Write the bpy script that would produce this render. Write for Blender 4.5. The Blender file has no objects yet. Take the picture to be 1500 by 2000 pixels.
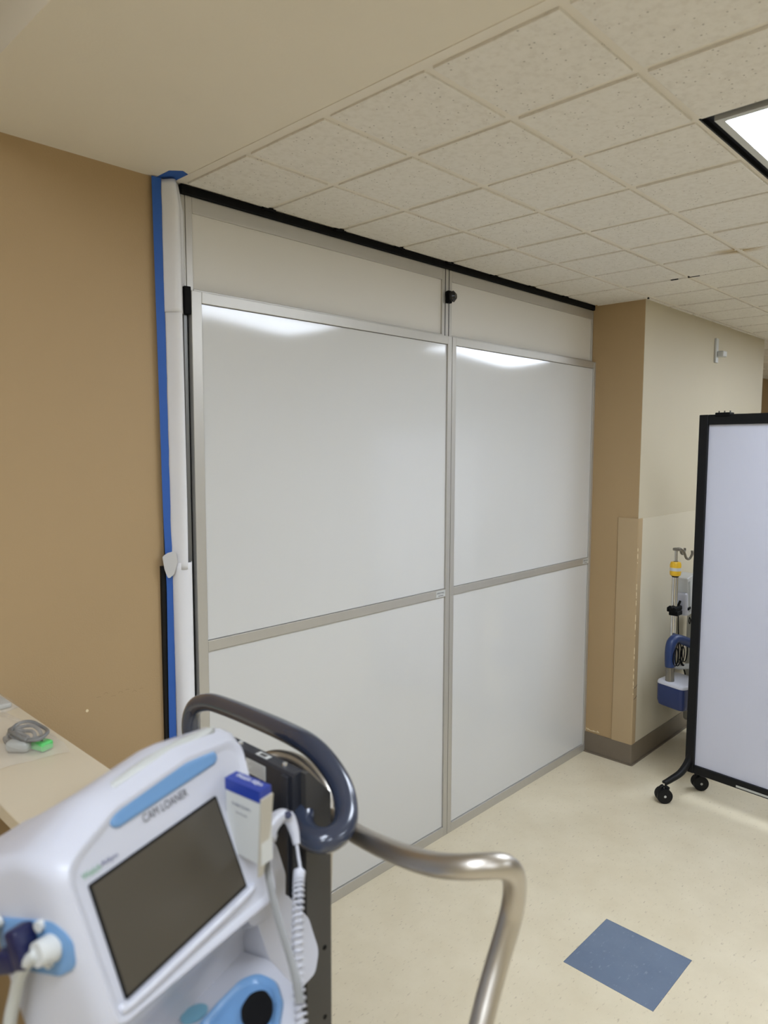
import bpy, bmesh, math, random
from mathutils import Vector as Vec, Matrix
S = bpy.context.scene
COL = S.collection
random.seed(7)
PI = math.pi

# ------------------------------------------------------------------ camera
yaw, pitch, roll = .8042, -.0898, .0028
sy, cy, sp, cp = math.sin(yaw), math.cos(yaw), math.sin(pitch), math.cos(pitch)
fw = Vec((sy*cp, cy*cp, sp)); r0 = Vec((cy, -sy, 0)); u0 = r0.cross(fw)
rt = math.cos(roll)*r0 + math.sin(roll)*u0; up = -math.sin(roll)*r0 + math.cos(roll)*u0
cam = bpy.data.cameras.new('camera'); co = bpy.data.objects.new('camera', cam); COL.objects.link(co)
M4 = Matrix((rt, up, -fw)).transposed().to_4x4(); M4.translation = Vec((-1.1635, -1.9232, 1.6872)); co.matrix_world = M4
cam.sensor_fit = 'HORIZONTAL'; cam.sensor_width = 36; cam.lens = 36*1406.4/1500; cam.clip_start = .05
cam.dof.use_dof = True; cam.dof.focus_distance = 2.9; cam.dof.aperture_fstop = 6.0
S.camera = co
# ------------------------------------------------------------------ world, light, exposure
w = bpy.data.worlds.new('world'); S.world = w; w.use_nodes = True
w.node_tree.nodes['Background'].inputs[0].default_value = (.9, .95, 1, 1)
w.node_tree.nodes['Background'].inputs[1].default_value = .15
S.view_settings.view_transform = 'Standard'; S.view_settings.look = 'None'
S.view_settings.exposure = 1.0; S.view_settings.gamma = 1.0; S.view_settings.use_curve_mapping = False
LAMP = 8.0            # brightness of every ceiling light panel in the room
H = 2.4411            # ceiling height
T = .3048             # ceiling and floor tile
X0, Y0 = -.025, -.0222   # ceiling grid origin

# ------------------------------------------------------------------ materials
def lin(c):
    c = c/255.
    return c/12.92 if c <= .04045 else ((c+.055)/1.055)**2.4
def rgb(r, g, b): return (lin(r), lin(g), lin(b), 1)
MATS = {}
def mat(name, col, rough=.5, metal=0, coat=0, noise=0, nscale=8, bump=0, bscale=60, spec=.5, trans=0, ior=1.5, stretch=None):
    m = bpy.data.materials.new(name); m.use_nodes = True; nt = m.node_tree; b = nt.nodes['Principled BSDF']
    b.inputs['Base Color'].default_value = col; b.inputs['Roughness'].default_value = rough
    b.inputs['Metallic'].default_value = metal; b.inputs['Coat Weight'].default_value = coat
    b.inputs['Specular IOR Level'].default_value = spec; b.inputs['IOR'].default_value = ior
    b.inputs['Transmission Weight'].default_value = trans; b.inputs['Coat Roughness'].default_value = .05
    tc = nt.nodes.new('ShaderNodeTexCoord'); src = tc.outputs['Object']
    if stretch:
        mp = nt.nodes.new('ShaderNodeMapping'); mp.inputs['Scale'].default_value = stretch
        nt.links.new(src, mp.inputs[0]); src = mp.outputs[0]
    if noise:
        n = nt.nodes.new('ShaderNodeTexNoise'); n.inputs['Scale'].default_value = nscale; n.inputs['Detail'].default_value = 5
        nt.links.new(src, n.inputs['Vector'])
        mx = nt.nodes.new('ShaderNodeMix'); mx.data_type = 'RGBA'
        mx.inputs[6].default_value = tuple(c*(1-noise) for c in col[:3])+(1,); mx.inputs[7].default_value = tuple(min(1, c*(1+noise)) for c in col[:3])+(1,)
        nt.links.new(n.outputs[0], mx.inputs[0]); nt.links.new(mx.outputs[2], b.inputs['Base Color'])
    if bump:
        n2 = nt.nodes.new('ShaderNodeTexNoise'); n2.inputs['Scale'].default_value = bscale; n2.inputs['Detail'].default_value = 3
        nt.links.new(src, n2.inputs['Vector'])
        bp = nt.nodes.new('ShaderNodeBump'); bp.inputs['Strength'].default_value = bump; bp.inputs['Distance'].default_value = .002
        nt.links.new(n2.outputs[0], bp.inputs['Height']); nt.links.new(bp.outputs[0], b.inputs['Normal'])
    MATS[name] = m
    return m
def ramp(nt, fac, stops):
    r = nt.nodes.new('ShaderNodeValToRGB'); e = r.color_ramp.elements
    e[0].position, e[0].color = stops[0]; e[1].position, e[1].color = stops[-1]
    for p, c in stops[1:-1]:
        k = e.new(p); k.color = c
    nt.links.new(fac, r.inputs[0]); return r.outputs[0]

m_tan = mat('tan_paint', rgb(168, 142, 104), .6, noise=.03, nscale=3, bump=.25, bscale=220)
m_cream = mat('cream_paint', rgb(194, 184, 160), .55, noise=.03, nscale=3, bump=.2, bscale=220)
m_wains = mat('wainscot_vinyl', rgb(203, 194, 172), .5, noise=.02, nscale=4)
m_plaster = mat('ceiling_paint', rgb(224, 216, 200), .75, noise=.03, nscale=2.5, bump=.2, bscale=160)
m_grid = mat('ceiling_grid_paint', rgb(224, 216, 202), .5)
m_guard = mat('corner_guard_vinyl', rgb(174, 151, 116), .5, noise=.05, nscale=7)
m_scuff = mat('scuffed_paint', rgb(222, 206, 170), .7)
m_base = mat('vinyl_base', rgb(112, 101, 86), .45, noise=.1, nscale=14)
m_alu = mat('brushed_aluminium', rgb(190, 187, 180), .42, metal=.55, noise=.03, nscale=30, stretch=(1, 1, .05))
m_alud = mat('grey_aluminium', rgb(120, 120, 118), .4, metal=.6)
m_black = mat('black_rubber', rgb(10, 10, 11), .7, spec=.15)
m_blackm = mat('black_powder_coat', rgb(13, 14, 16), .5, bump=.1, bscale=400, spec=.25)
m_board = mat('gloss_white_panel', rgb(204, 204, 202), .09, spec=.5, noise=.008, nscale=2)
m_boardm = mat('satin_white_panel', rgb(212, 208, 200), .55)
m_sheet = mat('plastic_sheeting', rgb(228, 228, 231), .22, trans=.05, ior=1.2, noise=.03, nscale=9)
m_flap = mat('clear_tape', rgb(225, 224, 222), .3, trans=.3, ior=1.2)
m_tape = mat('blue_painter_tape', rgb(38, 88, 168), .6, noise=.05, nscale=25)
m_white = mat('white_medical_plastic', rgb(186, 187, 195), .3, noise=.01, nscale=4)
m_white2 = mat('ivory_plastic', rgb(192, 193, 190), .35)
m_grey = mat('light_grey_plastic', rgb(176, 177, 172), .4)
m_bluep = mat('light_blue_plastic', rgb(100, 138, 178), .3)
m_teal = mat('teal_plastic', rgb(110, 158, 178), .35)
m_screen = mat('switched_off_screen', rgb(74, 69, 60), .22, spec=.35, bump=.03, bscale=900)
m_navy = mat('navy_print', rgb(28, 52, 138), .4)
m_dnavy = mat('dark_blue_plastic', rgb(10, 16, 60), .4)
m_handle = mat('slate_blue_gloss', rgb(46, 53, 70), .22, coat=.5)
m_colm = mat('charcoal_powder_coat', rgb(38, 40, 48), .5, bump=.25, bscale=500)
m_cold = mat('dark_grey_metal', rgb(58, 56, 54), .55, bump=.15, bscale=500)
m_steel = mat('brushed_steel', rgb(186, 180, 171), .38, metal=1)
m_chrome = mat('chrome', rgb(210, 210, 208), .16, metal=1)
m_counter = mat('laminate_counter', rgb(208, 196, 172), .45, noise=.02, nscale=12)
m_knee = mat('counter_panel_paint', rgb(134, 112, 78), .6)
m_cable = mat('grey_cable', rgb(122, 122, 120), .45)
m_green = mat('green_connector', rgb(96, 200, 110), .4)
m_ink = mat('dark_ink', rgb(70, 68, 66), .6)
m_inkg = mat('green_ink', rgb(90, 150, 105), .6)
m_inkb = mat('blue_ink', rgb(62, 66, 105), .6)
m_label = mat('white_label', rgb(196, 198, 196), .5, noise=.08, nscale=120, stretch=(1, .05, 1))
m_hose = mat('blue_hose', rgb(28, 50, 96), .45)
m_yellow = mat('yellow_plastic', rgb(228, 182, 40), .4)
m_unit = mat('warmer_blue', rgb(24, 42, 90), .4)
m_grey2 = mat('pewter_metal', rgb(130, 126, 118), .35, metal=.8)
m_dark = mat('dark_void', rgb(16, 16, 18), .9)

# clear film (bag)
m_film = bpy.data.materials.new('clear_film'); m_film.use_nodes = True; nt = m_film.node_tree
b = nt.nodes['Principled BSDF']; b.inputs['Roughness'].default_value = .08; b.inputs['Alpha'].default_value = .22
b.inputs['Base Color'].default_value = rgb(235, 230, 222)

# translucent fluted polycarbonate
m_poly = mat('fluted_polycarbonate', rgb(196, 198, 212), .35, noise=.02, nscale=5)
nt = m_poly.node_tree; b = nt.nodes['Principled BSDF']; tc = nt.nodes.new('ShaderNodeTexCoord')
wv = nt.nodes.new('ShaderNodeTexWave'); wv.inputs['Scale'].default_value = 32; wv.bands_direction = 'Y'
nt.links.new(tc.outputs['Object'], wv.inputs['Vector'])
bp = nt.nodes.new('ShaderNodeBump'); bp.inputs['Strength'].default_value = .15; bp.inputs['Distance'].default_value = .001
nt.links.new(wv.outputs[1], bp.inputs['Height']); nt.links.new(bp.outputs[0], b.inputs['Normal'])

# light diffuser
m_lamp = bpy.data.materials.new('light_diffuser'); m_lamp.use_nodes = True; nt = m_lamp.node_tree
nt.nodes['Principled BSDF'].inputs['Emission Color'].default_value = (.865, .955, 1.10, 1)
nt.nodes['Principled BSDF'].inputs['Emission Strength'].default_value = LAMP

# ceiling tile: fissured specks
m_tile = mat('mineral_ceiling_tile', rgb(202, 193, 177), .85)
nt = m_tile.node_tree; b = nt.nodes['Principled BSDF']; tc = nt.nodes.new('ShaderNodeTexCoord')
v1 = nt.nodes.new('ShaderNodeTexVoronoi'); v1.inputs['Scale'].default_value = 95; v1.inputs['Randomness'].default_value = 1
n0 = nt.nodes.new('ShaderNodeTexNoise'); n0.inputs['Scale'].default_value = 70; n0.inputs['Detail'].default_value = 6
nt.links.new(tc.outputs['Object'], v1.inputs['Vector']); nt.links.new(tc.outputs['Object'], n0.inputs['Vector'])
rn = nt.nodes.new('ShaderNodeMath'); rn.operation = 'LESS_THAN'; rn.inputs[1].default_value = .2
nt.links.new(v1.outputs['Distance'], rn.inputs[0])
wc = nt.nodes.new('ShaderNodeSeparateColor'); nt.links.new(v1.outputs['Color'], wc.inputs[0])
lt = nt.nodes.new('ShaderNodeMath'); lt.operation = 'LESS_THAN'; lt.inputs[1].default_value = .22; nt.links.new(wc.outputs[0], lt.inputs[0])
mu = nt.nodes.new('ShaderNodeMath'); mu.operation = 'MULTIPLY'; nt.links.new(rn.outputs[0], mu.inputs[0]); nt.links.new(lt.outputs[0], mu.inputs[1])
mu2 = nt.nodes.new('ShaderNodeMath'); mu2.operation = 'MULTIPLY'; mu2.inputs[1].default_value = .75; nt.links.new(mu.outputs[0], mu2.inputs[0])
base = ramp(nt, n0.outputs[0], [(.30, rgb(216, 210, 200)), (.5, rgb(224, 219, 210)), (.75, rgb(228, 223, 215))])
mx = nt.nodes.new('ShaderNodeMix'); mx.data_type = 'RGBA'; nt.links.new(mu2.outputs[0], mx.inputs[0])
nt.links.new(base, mx.inputs[6]); mx.inputs[7].default_value = rgb(142, 133, 120)
# old tan stain near one tile joint
mp = nt.nodes.new('ShaderNodeMapping'); mp.vector_type = 'TEXTURE'; mp.inputs['Location'].default_value = (1.80, -.93, H); mp.inputs['Scale'].default_value = (.05, .11, 1)
mp.inputs['Rotation'].default_value = (0, 0, .35)
nt.links.new(tc.outputs['Object'], mp.inputs[0])
ln = nt.nodes.new('ShaderNodeVectorMath'); ln.operation = 'LENGTH'; nt.links.new(mp.outputs[0], ln.inputs[0])
st = ramp(nt, ln.outputs['Value'], [(.3, (1, 1, 1, 1)), (1, (0, 0, 0, 1))])
mx2 = nt.nodes.new('ShaderNodeMix'); mx2.data_type = 'RGBA'; nt.links.new(st, mx2.inputs[0])
nt.links.new(mx.outputs[2], mx2.inputs[6]); mx2.inputs[7].default_value = rgb(190, 172, 138)
nt.links.new(mx2.outputs[2], b.inputs['Base Color'])

# vinyl floor with flecks, two colourways
def floor_mat(name, c0, c1, cf, rough):
    m = mat(name, c0, rough); nt = m.node_tree; b = nt.nodes['Principled BSDF']; tc = nt.nodes.new('ShaderNodeTexCoord')
    n1 = nt.nodes.new('ShaderNodeTexNoise'); n1.inputs['Scale'].default_value = 5; n1.inputs['Detail'].default_value = 8; n1.inputs['Roughness'].default_value = .65
    nt.links.new(tc.outputs['Object'], n1.inputs['Vector'])
    base = ramp(nt, n1.outputs[0], [(.3, c0), (.7, c1)])
    mp = nt.nodes.new('ShaderNodeMapping'); mp.inputs['Scale'].default_value = (1, 2.6, 1); mp.inputs['Rotation'].default_value = (0, 0, .6)
    nt.links.new(tc.outputs['Object'], mp.inputs[0])
    n2 = nt.nodes.new('ShaderNodeTexNoise'); n2.inputs['Scale'].default_value = 42; n2.inputs['Detail'].default_value = 4
    nt.links.new(mp.outputs[0], n2.inputs['Vector'])
    fk = ramp(nt, n2.outputs[0], [(.62, (0, 0, 0, 1)), (.72, (1, 1, 1, 1))])
    sc = nt.nodes.new('ShaderNodeMath'); sc.operation = 'MULTIPLY'; sc.inputs[1].default_value = .42; nt.links.new(fk, sc.inputs[0])
    mx = nt.nodes.new('ShaderNodeMix'); mx.data_type = 'RGBA'; nt.links.new(sc.outputs[0], mx.inputs[0]); nt.links.new(base, mx.inputs[6]); mx.inputs[7].default_value = cf
    nt.links.new(mx.outputs[2], b.inputs['Base Color'])
    return m
m_floor = floor_mat('beige_vinyl_tile', rgb(212, 200, 172), rgb(222, 211, 185), rgb(150, 132, 106), .38)
m_fblue = floor_mat('blue_vinyl_tile', rgb(98, 112, 134), rgb(112, 126, 146), rgb(150, 162, 176), .4)

# ------------------------------------------------------------------ mesh helpers
def box(bm, x0, y0, z0, x1, y1, z1, bev=0, M=None):
    vs = [Vec((x, y, z)) for x in (x0, x1) for y in (y0, y1) for z in (z0, z1)]
    if M is not None: vs = [M @ v for v in vs]
    v = [bm.verts.new(p) for p in vs]
    fs = [bm.faces.new([v[i] for i in f]) for f in ((0, 1, 3, 2), (4, 6, 7, 5), (0, 4, 5, 1), (2, 3, 7, 6), (0, 2, 6, 4), (1, 5, 7, 3))]
    if bev:
        es = list({e for f in fs for e in f.edges})
        bmesh.ops.bevel(bm, geom=es, offset=bev, segments=3, affect='EDGES', profile=.5)
def spline(pts, n=8):
    P = [Vec(p) for p in pts]; P = [2*P[0]-P[1]] + P + [2*P[-1]-P[-2]]; out = []
    for i in range(1, len(P)-2):
        a, b_, c, d = P[i-1:i+3]
        for k in range(n):
            t = k/n
            out.append(.5*((2*b_)+(c-a)*t+(2*a-5*b_+4*c-d)*t*t+(3*b_-a-3*c+d)*t**3))
    out.append(P[-2]); return out
def tube(bm, pts, r, n=12, sm=8, cap=True):
    P = spline(pts, sm) if sm else [Vec(p) for p in pts]
    rings = []; T0 = (P[1]-P[0]).normalized(); nv = T0.orthogonal().normalized(); m = len(P)
    for i, p in enumerate(P):
        t = (P[min(i+1, m-1)]-P[max(i-1, 0)]).normalized()
        nv = (nv-t*nv.dot(t)).normalized(); bv = t.cross(nv)
        rr = r(i/(m-1)) if callable(r) else r
        rings.append([bm.verts.new(p+nv*math.cos(2*PI*k/n)*rr+bv*math.sin(2*PI*k/n)*rr) for k in range(n)])
    for a, b_ in zip(rings, rings[1:]):
        for k in range(n): bm.faces.new((a[k], a[(k+1) % n], b_[(k+1) % n], b_[k]))
    if cap: bm.faces.new(rings[0][::-1]); bm.faces.new(rings[-1])
def cyl(bm, a, b_, r, n=20, r2=None):
    a, b_ = Vec(a), Vec(b_); r2 = r if r2 is None else r2
    tube(bm, [a, b_], (lambda t: r+(r2-r)*t), n, 0)
def loft(bm, rings, cap=True, closed=True):
    R = [[bm.verts.new(p) for p in r] for r in rings]; n = len(R[0])
    for a, b_ in zip(R, R[1:]):
        for k in range(n if closed else n-1): bm.faces.new((a[k], a[(k+1) % n], b_[(k+1) % n], b_[k]))
    if cap: bm.faces.new(R[0][::-1]); bm.faces.new(R[-1])
def rpoly(pts, rad, n=6):
    """rounded polygon, n+1 points per corner"""
    out = []; m = len(pts)
    for i in range(m):
        p = Vec(pts[i]); a = (Vec(pts[i-1])-p); c = (Vec(pts[(i+1) % m])-p)
        r = rad[i] if isinstance(rad, (list, tuple)) else rad
        la, lc = a.length, c.length; a.normalize(); c.normalize()
        ang = a.angle(c); d = min(r/max(math.tan(ang/2), 1e-4), la*.49, lc*.49)
        s, e = p+a*d, p+c*d
        for k in range(n+1):
            t = k/n
            out.append(s*(1-t)**2+p*2*t*(1-t)+e*t*t)
    return out
def grid(bm, fn, nu, nv):
    V = [[bm.verts.new(fn(i/nu, j/nv)) for j in range(nv+1)] for i in range(nu+1)]
    for i in range(nu):
        for j in range(nv): bm.faces.new((V[i][j], V[i+1][j], V[i+1][j+1], V[i][j+1]))
def obj(name, bm, m, parent=None, smooth=False, kind=None, label=None, solid=0):
    bmesh.ops.recalc_face_normals(bm, faces=bm.faces)
    me = bpy.data.meshes.new(name); bm.to_mesh(me); bm.free(); me.materials.append(m)
    if smooth:
        me.polygons.foreach_set('use_smooth', [True]*len(me.polygons))
    o = bpy.data.objects.new(name, me); COL.objects.link(o)
    if smooth and smooth != 'all':
        md = o.modifiers.new('edges', 'EDGE_SPLIT'); md.split_angle = math.radians(42)
    if solid:
        md = o.modifiers.new('thick', 'SOLIDIFY'); md.thickness = solid
    if parent is not None:
        o.parent = parent; o.matrix_parent_inverse = Matrix.Translation(-wpos(parent))
    if kind: o['kind'] = kind
    if label: o['label'] = label
    return o
def wpos(o):
    p = Vec(o.location)
    return p if o.type == 'EMPTY' else Vec((0, 0, 0))
def thing(name, label, cat, loc, group=None):
    o = bpy.data.objects.new(name, None); o.empty_display_size = .1; COL.objects.link(o); o.location = loc
    o['label'] = label; o['category'] = cat
    if group: o['group'] = group
    return o
def tag(o, label, cat, group=None):
    o['label'] = label; o['category'] = cat
    if group: o['group'] = group
    return o
def B(): return bmesh.new()
def text(name, body, M, width, m, parent, height=None, ital=0):
    cu = bpy.data.curves.new(name, 'FONT'); cu.body = body; cu.extrude = .0; cu.shear = ital; cu.offset = .0
    tmp = bpy.data.objects.new(name, cu); COL.objects.link(tmp)
    dg = bpy.context.evaluated_depsgraph_get(); me = bpy.data.meshes.new_from_object(tmp.evaluated_get(dg))
    bpy.data.objects.remove(tmp)
    xs = [v.co.x for v in me.vertices]; ys = [v.co.y for v in me.vertices]
    s = width/(max(xs)-min(xs)); s2 = s if height is None else height/(max(ys)-min(ys))
    for v in me.vertices: v.co = M @ Vec(((v.co.x-min(xs))*s, (v.co.y-min(ys))*s2, .0004))
    me.materials.clear(); me.materials.append(m)
    o = bpy.data.objects.new(name, me); COL.objects.link(o)
    o.parent = parent; o.matrix_parent_inverse = Matrix.Translation(-wpos(parent))
    return o
def frame_matrix(o, ux, uy):
    ux = Vec(ux).normalized(); uy = Vec(uy).normalized(); un = ux.cross(uy)
    M = Matrix((ux, uy, un)).transposed().to_4x4(); M.translation = Vec(o); return M

# ------------------------------------------------------------------ the room
XW, XE, YS = -3.6, 8.2, -5.2
FBX, FBY = .8556, -.8038           # lower-left corner of the blue floor tile is (FBX, FBY-.3033)
bm = B(); z = 0
ys0, ys1, xs0, xs1 = FBY-.3033, FBY, FBX, FBX+.3033
for a in ((XW, YS, XE, ys0), (XW, ys1, XE, 1.0), (XW, ys0, xs0, ys1), (xs1, ys0, XE, ys1)):
    box(bm, a[0], a[1], -.05, a[2], a[3], 0)
fl = obj('floor', bm, m_floor, kind='structure')
bm = B(); box(bm, xs0+.0007, ys0+.0007, -.05, xs1-.0007, ys1-.0007, .0002)
obj('accent_tile', bm, m_fblue, fl, label='single slate blue vinyl tile set in the beige floor')

# left wall (tan), the run that ends at the taped edge
bm = B(); box(bm, XW, 0, 0, -.10, .14, H)
box(bm, -.7, -.0, 0, -.7, .0, 0)
lw = obj('wall_left', bm, m_tan, kind='structure')
bm = B()
for (x, zz, r) in ((-.3429, .9624, .0042),):
    cyl(bm, (x, .002, zz), (x, -.0012, zz), r, 9)
obj('paint_chip', bm, m_scuff, lw)
bm = B()
for k in range(7):
    x = -.315+k*.021; zz = .992+.006*math.sin(k*2.1)-.001*k
    tube(bm, [(x, .0002, zz), (x+.006, .0001, zz+.001+.003*(k % 2)), (x+.013, .0002, zz-.001)], .0005, 5, 3)
obj('scuff_marks', bm, mat('scuff', rgb(140, 116, 84), .7), lw)
bm = B(); box(bm, -.1145, -.010, 0, -.098, 0, 1.338)
obj('trim_1', bm, m_blackm, kind='structure')
# wall behind the temporary partition and far side
bm = B(); box(bm, -.1, .5, 0, 2.425, .6, H); obj('wall_back', bm, m_cream, kind='structure')
# pillar and right-hand wall
PX, PY = 2.425, -.298
bm = B(); box(bm, PX, PY+.002, 0, PX+.02, .6, H); obj('wall_pillar', bm, m_tan, kind='structure')
bm = B(); box(bm, PX+.0005, PY, 0, 4.322, PY+.25, H); wr = obj('wall_right', bm, m_cream, kind='structure')
bm = B(); box(bm, 4.322, .6, 0, XE, .7, H); obj('wall_recess', bm, m_tan, kind='structure')
bm = B(); box(bm, 4.3215, PY+.002, 0, 4.325, .6, H); obj('wall_return', bm, m_tan, kind='structure')
# wainscot panel, corner guard, base
bm = B(); box(bm, PX+.028, PY-.004, .11, 4.30, PY, 1.318, .001); obj('trim_2', bm, m_wains, kind='structure')
bm = B(); th = .006
gp = rpoly([(PX-th, PY+.108, 0), (PX-th, PY-th, 0), (PX+.04, PY-th, 0), (PX+.04, PY+.0005, 0), (PX, PY+.0005, 0), (PX, PY+.108, 0)], [.002, .008, .002, .0005, .0005, .001], 5)
loft(bm, [[Vec((p.x, p.y, zz)) for p in gp] for zz in (.112, 1.322)])
g = obj('trim_3', bm, m_guard, kind='structure', smooth=True)
bm = B(); random.seed(3)
for k in range(26):
    zz = random.uniform(.2, .95)+.25*random.random(); l = random.uniform(.006, .03)
    tube(bm, [(PX-th+.0014, PY-th+.0012, zz), (PX-th+.0010, PY-th+.0014, zz+l)], lambda t: .0022*math.sin(PI*min(max(t, .1), .9)), 6, 3)
for k in range(8):
    y = -.02-.012*k-random.random()*.006; tube(bm, [(PX-.0004, y, .125+random.random()*.008), (PX-.0004, y-.012, .122)], .0016, 5, 2)
obj('worn_edge', bm, m_scuff, g)
bm = B()
for zz in (.36, .42):
    tube(bm, [(PX+.002, PY-th-.0003, zz), (PX+.02, PY-th-.0003, zz+.003), (PX+.037, PY-th-.0003, zz+.012)], .0011, 5, 3)
obj('dark_scratch', bm, m_ink, g)
bm = B()
pf = [(PX-.007, .0), (PX-.007, PY-.007), (4.322, PY-.007), (4.322, PY), (PX, PY), (PX, .0)]
pf = rpoly([(a, c, 0) for a, c in pf], [.001, .012, .001, .001, .001, .001], 5)
loft(bm, [[Vec((p.x, p.y, zz)) for p in pf] for zz in (0, .112)])
pf2 = rpoly([(PX-.016, .0, 0), (PX-.016, PY-.016, 0), (4.322, PY-.016, 0), (4.322, PY, 0), (PX, PY, 0), (PX, 0, 0)], [.001, .014, .001, .001, .001, .001], 5)
loft(bm, [[Vec((p.x, p.y, .0)) for p in pf2], [Vec((p.x, p.y, .006)) for p in pf2]])
obj('baseboard_right', bm, m_base, kind='structure', smooth=True)
# unseen sides of the room that close it
for nm, a, m in (('wall_south', (XW, YS-.1, 0, XE, YS, 2.8), m_cream), ('wall_west', (XW-.1, YS, 0, XW, .2, 2.8), m_cream), ('wall_east', (XE, YS, 0, XE+.1, .7, H), m_cream)):
    bm = B(); box(bm, *a); obj(nm, bm, m, kind='structure')

# ceiling: painted strip and raised part to the left
bm = B(); box(bm, -.6255, YS, H, -.045, .1, H+.06); box(bm, -.6255, YS, H+.06, -.60, .1, H+.36)
obj('ceiling', bm, m_plaster, kind='structure')
bm = B(); box(bm, XW, YS, H+.31, -.6255, .1, H+.37); obj('ceiling.001', bm, m_plaster, kind='structure')
bm = B(); box(bm, -.047, YS, H-.0015, X0+.004, -.002, H+.03); obj('trim_4', bm, m_grid, kind='structure')
# suspended ceiling, twelve-inch tiles dropping just below the grid
LIGHTS = [(2, 4), (10, 4), (18, 4), (2, 12)]   # grid cells (4 long x 2 deep)
lit = {(i+a, j+b_) for i, j in LIGHTS for a in range(4) for b_ in range(2)}
bm = B(); random.seed(11)
NX, NY = 27, 17
def cell(i, j): return (X0+i*T, Y0-(j+1)*T, X0+(i+1)*T, Y0-j*T)
for i in range(NX):
    for j in range(-2, NY):
        if (i, j) in lit: continue
        x0_, y0_, x1_, y1_ = cell(i, j)
        if j < 0 and x0_ < 2.3: continue
        g = .0105; dz = random.uniform(-.0012, .0012)
        box(bm, x0_+g, y0_+g, H-.0055+dz, x1_-g, y1_-g, H+.012, .0012 if i < 9 and j < 8 else 0)
ct = obj('ceiling.002', bm, m_tile, kind='structure')
bm = B()
for i in range(NX):
    for j in range(-2, NY):
        if (i, j) in lit: continue
        x0_, y0_, x1_, y1_ = cell(i, j)
        if j < 0 and x0_ < 2.3: continue
        box(bm, x0_, y0_, H, x1_, y1_, H+.01)
obj('ceiling.003', bm, m_grid, kind='structure')
bm = B(); box(bm, -.05, Y0, H-.001, 2.45, .1, H+.02); box(bm, 4.3, .5, H, XE, .75, H+.02); obj('trim_5', bm, m_grid, kind='structure')
# two chipped tile corners showing the dark void
bm = B()
for x, y, a, c in ((2.105, -.57, .012, .03), (2.105, -.655, .006, .05), (PX-.0, PY-.012, .01, .008)):
    box(bm, x-a/2, y-c/2, H-.0075, x+a/2, y+c/2, H)
obj('chipped_gap', bm, m_dark, ct)

# ceiling lights
def light_fixture(i, j, label, H=H):
    x0_, _, _, y1_ = cell(i, j); x1_ = x0_+4*T; y0_ = y1_-2*T
    t = thing('ceiling_light', label, 'ceiling light', ((x0_+x1_)/2, (y0_+y1_)/2, H))
    e, f = .004, .026
    bm = B(); zt = H+.05
    for a in ((x0_, y0_, x0_+e, y1_), (x1_-e, y0_, x1_, y1_), (x0_, y0_, x1_, y0_+e), (x0_, y1_-e, x1_, y1_)):
        box(bm, a[0], a[1], H-.001, a[2], a[3], zt)
    box(bm, x0_, y0_, H+.012, x1_, y1_, zt); obj('housing', bm, m_blackm, t)
    bm = B(); k = f+.018
    for a in ((x0_+f, y0_+f, x0_+k, y1_-f), (x1_-k, y0_+f, x1_-f, y1_-f), (x0_+k, y0_+f, x1_-k, y0_+k), (x0_+k, y1_-k, x1_-k, y1_-f)):
        box(bm, a[0], a[1], H-.004, a[2], a[3], H+.012)
    obj('frame', bm, m_white2, t)
    bm = B(); box(bm, x0_+k, y0_+k, H, x1_-k, y1_-k, H+.006); obj('diffuser', bm, m_lamp, t)
    return t
names = ['lit white ceiling panel with black gap around it, above the floor', 'lit ceiling panel further right, reflected in the right gloss board',
         'lit ceiling panel at the far right end of the room', 'unseen ceiling panel added behind the camera to light the room']  # the last panel is added out of view, lighting from behind
for (i, j), n in zip(LIGHTS, names): light_fixture(i, j, n)
light_fixture(-7, 5, 'lit ceiling panel over the raised area left of the camera', H+.30)
light_fixture(-7, 12, 'unseen ceiling panel added over the raised area behind the camera', H+.30)  # added out of view to brighten the room
light_fixture(-11, 8, 'unseen ceiling panel added at the far left for more light', H+.30)  # added out of view for stronger light from the left, onto the pillar

# small wall bracket on the cream wall
t = thing('wall_bracket', 'small cream wall bracket high on the cream wall above the screen', 'bracket', (3.40, PY, 2.25))
bm = B(); box(bm, 3.385, PY-.012, 2.20, 3.425, PY, 2.345, .003); obj('back_plate', bm, m_white2, t)
bm = B(); box(bm, 3.40, PY-.05, 2.235, 3.46, PY-.012, 2.27, .006); obj('arm', bm, m_white2, t)

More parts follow.
